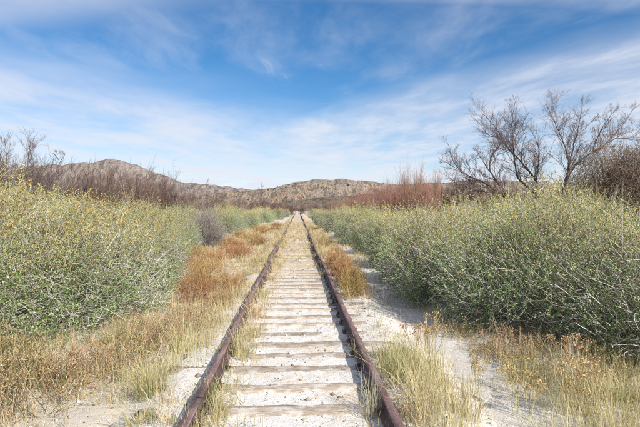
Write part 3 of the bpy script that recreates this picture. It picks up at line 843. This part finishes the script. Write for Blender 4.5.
def grass_cover(name, n, zone, mat, hmin, hmax, wid, label, K=4, lean=.7, seed=5, per=15, ymax=60):
    """loose clumps of blades wherever the ground lets grass grow"""
    g = np.random.default_rng(seed)
    Xs, Ys = [], []
    while sum(map(len, Xs)) < n:
        y = 3.1 * (ymax / 3.1) ** g.random(40000)
        x = g.uniform(-5, 5, 40000)
        k = g.random(40000) < zone(x, y)
        Xs.append(x[k]); Ys.append(y[k])
    cx = np.concatenate(Xs)[:n]; cy = np.concatenate(Ys)[:n]
    cnt = np.maximum(3, g.poisson(per, n)); ch = g.uniform(hmin, hmax, n) * (.55 + .9 * np.clip(fbm(cx * 1.3, cy * 1.3, 3) + .5, 0, 1))
    i = np.repeat(np.arange(n), cnt); N = len(i)
    a = g.uniform(0, 6.283, N); rr = np.abs(g.normal(0, .05, N)) * (1 + ch[i])
    x = cx[i] + np.cos(a) * rr; y = cy[i] + np.sin(a) * rr
    a = a + g.normal(0, .7, N); L = ch[i] * g.uniform(.35, 1.1, N); ln = g.uniform(.05, 1, N) * lean
    far = np.clip(y / 8, .85, 3.2)
    t = np.linspace(0, 1, K); hd = np.stack([np.cos(a), np.sin(a), np.zeros(N)], -1)
    b0 = np.stack([x, y, surf_z(x, y) - .015], -1)
    P = b0[:, None] + hd[:, None] * ((ln * L)[:, None] * t ** 1.6)[..., None] + np.array([0, 0, 1.0]) * (L[:, None] * (t - .3 * (ln ** 1.5)[:, None] * t ** 3))[..., None]
    P = P + g.normal(0, .007, P.shape) * t[None, :, None]
    w = (wid * far * g.uniform(.6, 1.3, N))[:, None] * np.interp(t, [0, .5, 1], [1, .85, .2])
    a3 = a + 1.57 + g.normal(0, .7, N)
    o = obj(name, mesh_np(name, *ribbons(P, w, np.stack([np.cos(a3), np.sin(a3), np.zeros(N)], -1))), mat)
    return tag(o, label, 'grass', kind='stuff')


def zone_straw(x, y):
    c = fbm(x * 1.4 + 3, y * 1.4, 3)
    L = sstep(-x, .78, .98) * (1 - sstep(-x - .9 * sstep(y, 11, 16), 2.9, 4.2)) * np.where(y < 5.0, .45, np.where(y < 7, .75, 1.0))
    bare = np.exp(-(((x + 1.6) / .40) ** 4 + ((y - 4.15) / .50) ** 4))
    L = L * (1 - bare)
    rail = .7 * sstep(y, 9, 16) * np.exp(-((np.abs(x) - .78) / .14) ** 2)
    inn = rail + .65 * np.exp(-((x + .55) / .16) ** 2) * np.clip(1.1 - .3 * np.sin(y * 1.3), 0, 1) + .10 * np.exp(-((x - .64) / .07) ** 2)
    Rr = np.exp(-((x - 1.18) / .30) ** 2) * np.where(y < 5.8, 1.0, np.where(y < 9, .15, .45))
    Rr = Rr + .95 * sstep(x, 2.05, 2.4) * (1 - sstep(x, 3.6, 4.6)) * np.where(y < 6.3, 1, .35)
    mid = .62 * sstep(y, 12, 30) * (np.abs(x) < 1.3) + .9 * sstep(y, 14, 20) * (x > .9) * (x < 2.6)
    return np.clip((L + inn + Rr + mid) * sstep(c, -.20, .10), 0, 1)


def zone_green(x, y):
    return np.clip(zone_straw(x, y) * sstep(fbm(x * 1.7 + 9, y * 1.7 + 2, 2), .0, .2) + .5 * np.exp(-((x + .58) / .13) ** 2) * (y < 6.5) + .55 * sstep(x, 2.2, 2.5) * (1 - sstep(x, 3.6, 4.2)) * (y < 5.6), 0, 1)


def zone_stem(x, y):
    return zone_straw(x, y) * np.where(y < 14, 1, .3) * (np.abs(x) > .85)


grass_cover('dry_grass', 4400, zone_straw, M['straw'], .10, .36, .0024, 'dry straw grass growing along both verges of the track')
grass_cover('green_grass', 1150, zone_green, M['straw_green'], .08, .26, .0026, 'sparse green grass among the straw beside the rails', seed=6, ymax=25)
grass_cover('brown_stems', 560, zone_stem, M['russet_green'], .20, .48, .0019, 'thin brown dead stems standing among the straw grass', seed=8, per=7, lean=.9, ymax=40)


def zone_tall(x, y):
    return np.clip(np.exp(-((x - 1.13) / .22) ** 4) * (y < 5.7) + .9 * np.exp(-((x - 2.75) / .65) ** 4) * (y < 5.4) + .6 * np.exp(-((x + 1.2) / .28) ** 2) * (y > 4.4) * (y < 9), 0, 1) * sstep(fbm(x * 2.2 + 5, y * 2.2, 2), -.15, .1)


grass_cover('tall_straw', 560, zone_tall, M['straw'], .24, .56, .0018, 'tall bleached straw standing beside the rail and the path', seed=12, per=8, lean=.42, ymax=9.5)


def zone_low(x, y):
    return np.clip(.5 * sstep(np.abs(x), .9, 1.4) * (1 - sstep(np.abs(x), 3.5, 5)) * (1 - .8 * np.exp(-((x - path_x(y)) / .5) ** 4)) + .05, 0, 1) * sstep(fbm(x * 2 + 1, y * 2, 3), -.2, .1)


# fallen straw lying flat
g = np.random.default_rng(9)
n = 15000
y = 3.0 + 27 * g.random(n * 4) ** 2; x = g.uniform(-4.5, 4.5, n * 4); k = g.random(n * 4) < zone_low(x, y); x = x[k][:n]; y = y[k][:n]; n = len(x)
a = g.uniform(0, 6.283, n); L = g.uniform(.05, .22, n)
d = np.stack([np.cos(a), np.sin(a)], -1)
pts = []
for t in (-.5, .5):
    xx = x + d[:, 0] * L * t; yy = y + d[:, 1] * L * t
    pts.append(np.stack([xx, yy, surf_z(xx, yy) + .006 + g.uniform(0, .02, n)], -1))
tag(obj('fallen_straw', mesh_np('fallen_straw', *tubes(np.stack(pts, 1), np.full((n, 2), .0016) * np.clip(y / 7, .8, 2.5)[:, None], 3)), M['straw_pale']),
    'bleached fallen straw lying over the sandy ground', 'litter', kind='stuff')

n = 15000
y = 3.0 + 17 * g.random(n) ** 1.8; x = g.uniform(-2.6, 2.6, n)
base = np.array([[1, 0, 0], [0, 1, 0], [-1, 0, 0], [0, -1, 0], [0, 0, .8], [0, 0, -.6]])
s = np.exp(g.normal(-5.0, .58, n)); s = np.minimum(s, .038)
Cc = np.stack([x, y, surf_z(x, y) + s * .15], -1)
V = Cc[:, None] + base[None] * s[:, None, None] * g.uniform(.55, 1.35, (n, 6, 1))
f0 = np.array([[0, 1, 4], [1, 2, 4], [2, 3, 4], [3, 0, 4], [1, 0, 5], [2, 1, 5], [3, 2, 5], [0, 3, 5]])
tag(obj('gravel', mesh_np('gravel', V.reshape(-1, 3), (f0[None] + 6 * np.arange(n)[:, None, None]).reshape(-1, 3)), M['stone']),
    'loose pale gravel strewn over the track bed and path', 'gravel', kind='stuff')

# ------------------------------------------------------------------ leafless thickets


def thicket_mesh(seed, n=46, rad=1.3, h=3.4, up=.75, tw=12, tt=4):
    g = np.random.default_rng(seed)
    a = g.uniform(0, 6.283, n); b0 = np.stack([g.normal(0, .25 * rad, n), g.normal(0, .25 * rad, n), np.full(n, -.1)], -1)
    H = h * g.uniform(.55, 1.05, n); out = g.uniform(.1, 1, n) * rad * (1 - up * .4)
    E = b0 + np.stack([np.cos(a) * out, np.sin(a) * out, H], -1)
    t = np.linspace(0, 1, 6)[None, :, None]
    P = b0[:, None] + (E - b0)[:, None] * t * np.array([1, 1, 1.0]) - np.stack([np.cos(a) * out, np.sin(a) * out, np.zeros(n)], -1)[:, None] * .3 * (t - t * t)
    P[:, 1:] += np.cumsum(g.normal(0, .035 * h / 3, (n, 5, 3)), 1)
    st = tubes(P, np.linspace(.022, .005, 6)[None] * g.uniform(.6, 1.2, (n, 1)), 4)
    m = n * tw; i = np.repeat(np.arange(n), tw); s = g.uniform(.25, .98, m); k = np.minimum((s * 5).astype(int), 4); fr = (s * 5 - k)[:, None]
    A = P[i, k] * (1 - fr) + P[i, k + 1] * fr; td = unit(P[i, k + 1] - P[i, k])
    D = unit(td * .9 + g.normal(0, .42, (m, 3)) + np.array([0, 0, .3])); L = h * g.uniform(.10, .30, m) * (1.15 - s * .6)
    P2 = np.stack([A, A + D * (L * .5)[:, None] + g.normal(0, .02, (m, 3)), A + D * L[:, None] + np.array([0, 0, 1]) * (L * .12)[:, None]], 1)
    q = m * tt; j = np.repeat(np.arange(m), tt); s2 = g.uniform(.2, 1, q)[:, None]
    A3 = P2[j, 0] * (1 - s2) + P2[j, 2] * s2
    D3 = unit(D[j] * .9 + g.normal(0, .5, (q, 3)) + np.array([0, 0, .25])); L3 = h * g.uniform(.04, .12, q)
    P3 = np.stack([A3, A3 + D3 * (L3 * .5)[:, None], A3 + D3 * L3[:, None]], 1)
    tg = join([tubes(P2, np.array([[.006, .0045, .0025]]) * np.ones((m, 1)), 3), tubes(P3[:, ::2], np.array([[.0034, .0017]]) * np.ones((q, 1)), 3)])
    return mesh_np('stems', *st), mesh_np('twigs', *tg)


TH = [thicket_mesh(201), thicket_mesh(202, 40, 1.5, 3.2), thicket_mesh(203, 52, 1.2, 3.5, .9)]


def place_thicket(x, y, s, sz, mt, label, group, name='leafless_shrub', v=None):
    st, tg = TH[random.randrange(3) if v is None else v]
    e = obj(name, None, loc=(x, y, float(ground_z(x, y)))); e.scale = (s, s, sz); e.rotation_euler = (0, 0, random.uniform(0, 6.28))
    for nm, me in (('stems', st), ('twigs', tg)):
        if not me.materials: me.materials.append(M['brownstem'])
        o = obj(nm, me, None, e); o.material_slots[0].link = 'OBJECT'; o.material_slots[0].material = M[mt]
    return tag(e, label, 'shrub', group)


def top_at(px, py, d): return (gx(px, d), gz(py, d))


BR = [(85, 166, 27), (100, 168, 30), (116, 169, 28), (130, 171, 31), (143, 173, 29), (156, 176, 33), (168, 178, 31), (180, 185, 36), (192, 190, 34), (122, 172, 38), (150, 176, 42), 
      (214, 195, 46), (236, 197, 55), (258, 199, 68), (268, 200, 78), (70, 172, 26), (56, 168, 24), (44, 166, 23), (30, 165, 25), (18, 163, 23), (4, 164, 25), (-10, 164, 24)]
for r, (p, q, d) in enumerate(sorted(BR, key=lambda k: k[0])):
    x, h = top_at(p, q, d)
    place_thicket(x, d, .95 * d / 30 + .15, h / 3.3, 'darktwig' if p < 62 else 'brownstem', 'leafless dark brown shrub behind the left bushes, %s' % ('leftmost' if r == 0 else 'at place %s counting from the left edge' % ['', 'two', 'three', 'four', 'five', 'six', 'seven', 'eight', 'nine', 'ten', 'eleven', 'twelve', 'thirteen', 'fourteen', 'fifteen', 'sixteen', 'seventeen', 'eighteen', 'nineteen', 'twenty', 'twenty-one', 'twenty-two', 'twenty-three', 'twenty-four', 'twenty-five', 'twenty-six', 'twenty-seven'][r]), 'brown thicket on the left')
RD = [(352, 196, 62), (362, 193, 58), (372, 189, 55), (381, 186, 50), (390, 184, 46), (399, 183, 48), (408, 181, 44), (417, 180, 46), (426, 181, 42), (435, 182, 40), (446, 184, 38), (406, 170, 52), (419, 169, 50), (438, 173, 50), (343, 199, 70), (458, 186, 40), (357, 192, 66), (367, 189, 64), (376, 187, 60), (385, 184, 56), (394, 183, 58), (403, 182, 60), (412, 182, 56), (422, 182, 55), (431, 182, 50)]
for r, (p, q, d) in enumerate(sorted(RD, key=lambda k: k[0])):
    x, h = top_at(p, q, d)
    tall = q < 175
    place_thicket(x, d, (.62 if tall else .85) * d / 40, h / 3.3, 'redstem', '%s rust-red leafless shrub beyond the right bushes, %s' % ('tall thin' if tall else 'dense', ORD[r].replace('nearest', 'from the left').replace('from the left', 'from the left') if r else 'leftmost'), 'red thicket on the right', v=2 if tall else None)
for r, (p, q, d) in enumerate([(290, 203, 120), (302, 204, 135), (314, 203, 125), (328, 202, 110), (340, 201, 100), (279, 201, 105)]):
    x, h = top_at(p, q, d)
    place_thicket(x, d, 1.6, h / 3.3, 'brownstem', 'small brown leafless shrub %s' % ['left of where the rails vanish', 'right above where the rails vanish', 'just right of where the rails vanish', 'second right of where the rails vanish', 'third right of where the rails vanish', 'second left of where the rails vanish'][r], 'shrubs at the end of the track')
place_two('grey_shrub', [('twigs', mound_mesh(.9, 1.3, 900, 77, .0035), M['greyshrub'])], -3.9, 21.8, 1.0, 1.12, 'rounded pale grey leafless shrub beside the russet shrubs on the left', 'shrub', None)

# ------------------------------------------------------------------ bare trees


class Tree:
    def __init__(self, d, seed):
        self.d = d; self.g = np.random.default_rng(seed); self.lim = []; self.tw = {2: [], 4: [], 5: []}

    def pt(self, zx, zy, ox, oy, sc, dy):
        p = ox + zx / sc; q = oy + zy / sc; d = self.d + dy
        return np.array([gx(p, d), d, gz(q, d)])

    def limb(self, pts, r0, r1, frame, ydrift=1.2, dens=1.0, kids=True):
        g = self.g; dy = np.cumsum(np.concatenate([[0], g.normal(0, ydrift / len(pts), len(pts) - 1)]))
        Q = np.array([self.pt(a, c, *frame, e) for (a, c), e in zip(pts, dy)])
        # resample smoothly
        seg = np.concatenate([[0], np.cumsum(np.linalg.norm(np.diff(Q, axis=0), axis=1))]); n = max(8, int(seg[-1] / .18))
        t = np.linspace(0, seg[-1], n); P = np.stack([np.interp(t, seg, Q[:, i]) for i in range(3)], -1)
        for _ in range(2): P[1:-1] = (P[:-2] + 2 * P[1:-1] + P[2:]) / 4
        P[1:] += g.normal(0, .012, P[1:].shape)
        r = np.linspace(r0, r1, n)
        r = r * .66
        self.lim.append(tubes(P[None], r[None], 7))
        if kids:
            L = seg[-1]; m = int(L / .16 * dens)
            for s in g.uniform(.18, 1, m):
                i = min(int(s * (n - 1)), n - 2); tdir = unit(P[i + 1] - P[i])
                self.twig(P[i], tdir, L * g.uniform(.12, .30) * (1.1 - .72 * s) + .16, r[i] * .42, 0)

    def twig(self, p, tdir, L, r, lvl):
        g = self.g; k = [5, 4, 2][lvl]
        ang = g.uniform(.35, 1.0); ax = unit(np.cross(tdir, g.normal(size=3)))
        d = unit(tdir * math.cos(ang) + ax * math.sin(ang) + np.array([0, 0, .22]))
        P = [p]
        for i in range(k - 1):
            d = unit(d + g.normal(0, .17, 3) + np.array([0, 0, .06])); P.append(P[-1] + d * L / (k - 1))
        P = np.array(P); r = min(r, [.016, .0075, .0042][lvl])
        self.tw[k].append((P, np.linspace(r, max(.0022, r * .35), k)))
        if lvl < 2:
            m = [7, 5][lvl]
            for s in g.uniform(.2, 1, m):
                i = min(int(s * (k - 1)), k - 2); q = P[i] + (P[i + 1] - P[i]) * (s * (k - 1) - i)
                self.twig(q, unit(P[i + 1] - P[i]), L * g.uniform(.3, .6), r * .6, lvl + 1)

    def build(self, name, label, base, mat='bark', twmat='darktwig'):
        e = obj(name, None, loc=base); off = np.array(base)
        V, f = join(self.lim); me = mesh_np('trunk', V - off, f, True); obj('trunk', me, M[mat], e)
        parts = [tubes(np.array([p for p, _ in v]), np.array([r for _, r in v]), 4 if k == 5 else 3) for k, v in self.tw.items() if v]
        V, f = join(parts); obj('crown', mesh_np('crown', V - off, f), M[twmat], e)
        return tag(e, label, 'tree', 'leafless trees')


FR = (420, 80, 2.905)
T = Tree(24, 301)
T.limb([(352, 470), (350, 380), (350, 290), (310, 240), (270, 200), (225, 130), (188, 95)], .11, .016, FR)
T.limb([(350, 300), (362, 200), (345, 168), (352, 140)], .06, .014, FR)
T.limb([(345, 330), (292, 280), (280, 200), (275, 120), (287, 55)], .075, .012, FR, dens=1.2)
T.limb([(280, 180), (310, 120), (330, 85)], .03, .01, FR)
T.limb([(270, 200), (240, 165), (205, 160), (178, 118), (150, 100)], .04, .01, FR)
T.build('leafless_tree', 'tall leafless tree with crossing limbs, middle of the bare trees on the right', (gx(540, 24), 24, -.1))
T = Tree(23, 302)
T.limb([(290, 460), (275, 370), (255, 322), (207, 260), (215, 215), (246, 188), (242, 150)], .10, .02, FR)
T.limb([(265, 345), (190, 295), (130, 270), (97, 230), (84, 178)], .07, .012, FR)
T.limb([(150, 278), (100, 250), (55, 222)], .035, .008, FR)
T.limb([(207, 260), (180, 220), (165, 190)], .03, .008, FR)
T.limb([(245, 330), (170, 320), (110, 300), (75, 270)], .05, .010, FR, dens=1.3)
T.build('leafless_tree', 'leafless tree with black curved trunk leaning left, leftmost on the right side', (gx(518, 23), 23, -.1))
T = Tree(22.5, 303)
T.limb([(420, 480), (425, 390), (432, 320), (452, 240), (440, 190), (400, 105), (378, 60)], .10, .012, FR)
T.limb([(450, 250), (462, 190), (475, 150), (492, 58)], .05, .010, FR)
T.limb([(436, 300), (470, 240), (525, 203), (590, 165), (650, 135)], .065, .012, FR)
T.limb([(520, 205), (545, 140), (580, 90), (600, 70)], .04, .009, FR)
T.limb([(470, 160), (505, 130), (540, 95)], .025, .008, FR)
T.limb([(560, 182), (610, 130), (650, 70)], .035, .009, FR)
T.limb([(590, 165), (640, 165), (700, 120)], .035, .009, FR)
T.build('leafless_tree', 'leafless tree forking in a wide V, behind the right bushes near the picture edge', (gx(566, 22.5), 22.5, -.1))
FL = (0, 119, 4.745)
T = Tree(21, 304)
T.limb([(235, 560), (245, 400), (265, 300), (300, 245), (308, 200), (326, 184)], .07, .012, FL)
T.limb([(308, 200), (292, 180), (272, 165)], .025, .008, FL, dens=.7)
T.limb([(200, 560), (185, 400), (180, 320), (160, 260), (170, 160), (182, 95)], .07, .008, FL)
T.limb([(182, 340), (215, 262), (262, 212)], .035, .008, FL)
T.limb([(180, 360), (120, 250), (105, 190)], .04, .008, FL)
T.build('leafless_tree', 'leafless tree with hooked dark branch above the left bushes', (gx(42, 21), 21, -.1))
T = Tree(20, 305)
T.limb([(120, 560), (100, 400), (75, 297), (0, 240), (-60, 215)], .06, .016, FL)
T.limb([(20, 560), (30, 350), (40, 210), (46, 150), (30, 95)], .06, .008, FL)
T.limb([(32, 330), (5, 250), (-20, 150)], .04, .008, FL)
T.limb([(36, 300), (75, 200), (62, 110)], .035, .007, FL)
T.build('leafless_tree', 'leafless thin-branched tree at the far left edge, behind ochre bushes', (gx(20, 20), 20, -.1))
for (p, q, d, lab) in ((262, 186, 85, 'small lone leafless tree above the left scrub, before the far ridge'), (208, 183, 60, 'thin leafless sapling rising from the brown thicket left of centre')):
    T = Tree(d, 310 + p); sc = F / d
    h = gz(q, d)
    T.lim = []
    FQ = (p, VY, 1.0)
    T.limb([(0, CZ * sc), (.5, -2), (-.5, q - VY)], .09, .02, FQ, dens=.6)
    T.build('leafless_tree', lab, (gx(p, d), d, -.1))

# dense grey tree at the right edge


def dense_tree(x, y, rad, h, seed, label):
    g = np.random.default_rng(seed); e = obj('dense_tree', None, loc=(x, y, -.1))
    nb = 26; a = g.uniform(0, 6.283, nb); el = g.uniform(.2, 1.3, nb); rr = g.uniform(.7, 1.0, nb)
    E = np.stack([np.cos(a) * np.cos(el) * rad * rr, np.sin(a) * np.cos(el) * rad * rr, .25 * h + np.sin(el) * .72 * h * rr], -1)
    b0 = np.stack([g.normal(0, .25, nb), g.normal(0, .25, nb), np.zeros(nb)], -1); t = np.linspace(0, 1, 9)[None, :, None]
    ct = b0 * .5 + E * .5 + np.array([0, 0, .1 * h]) + g.normal(0, .2, (nb, 3))
    P = b0[:, None] * (1 - t) ** 2 + ct[:, None] * 2 * t * (1 - t) + E[:, None] * t ** 2; P[:, 1:-1] += g.normal(0, .03, (nb, 7, 3))
    obj('trunk', mesh_np('trunk', *tubes(P, np.linspace(.07, .015, 9)[None] * g.uniform(.6, 1.2, (nb, 1)), 6), True), M['greyshrub'], e)
    n = 9000; d = unit(g.normal(size=(n, 3))); d[:, 2] = np.abs(d[:, 2]); lob = unit(g.normal(size=(12, 3))); la = g.uniform(-.15, .25, 12)
    q = np.clip(1 - np.abs(g.normal(0, .3, n)), .1, 1) * (1 + (la * np.exp(-(1 - d @ lob.T) / .1)).sum(1))
    A = np.stack([d[:, 0] * rad * q, d[:, 1] * rad * q, .12 * h + d[:, 2] * .82 * h * q], -1)
    D = unit(d * .8 + g.normal(0, .6, (n, 3)) + np.array([0, 0, .4])); L = g.uniform(.15, .55, n)
    P2 = np.stack([A, A + D * (L * .5)[:, None] + g.normal(0, .03, (n, 3)), A + D * L[:, None]], 1)
    obj('crown', mesh_np('crown', *tubes(P2, np.array([[.006, .0045, .0022]]) * np.ones((n, 1)), 3)), M['warmtwig'], e)
    m = 16000; i = g.integers(0, n, m); s = g.uniform(.3, 1, m)[:, None]
    C = P2[i, 0] * (1 - s) + P2[i, 2] * s; Dl = unit(g.normal(size=(m, 3)))
    obj('foliage', mesh_np('foliage', *leaves(C, Dl, g.uniform(.03, .07, m), g.uniform(.008, .016, m))), M['olive'], e)
    return tag(e, label, 'tree', 'dense twiggy trees')


dense_tree(gx(618, 19.5), 19.5, 1.85, 4.55, 401, 'dense dark twiggy tree with pale limbs at the right edge')
dense_tree(gx(668, 18.5), 18.5, 2.1, 4.75, 402, 'dense dark twiggy tree cut off by the right edge')
for r, (p, q, d) in enumerate([(452, 182, 25), (468, 184, 24), (484, 181, 26), (500, 184, 23), (520, 186, 25), (542, 187, 24), (562, 184, 23), (582, 180, 22), (600, 182, 21)]):
    x, h = top_at(p, q, d)
    place_thicket(x, d, .72, h / 3.3, 'darktwig', 'dark leafless underbrush at the foot of the right trees, %s from the left' % ['first', 'second', 'third', 'fourth', 'fifth', 'sixth', 'seventh', 'eighth', 'ninth'][r], 'underbrush below the right trees', 'underbrush')
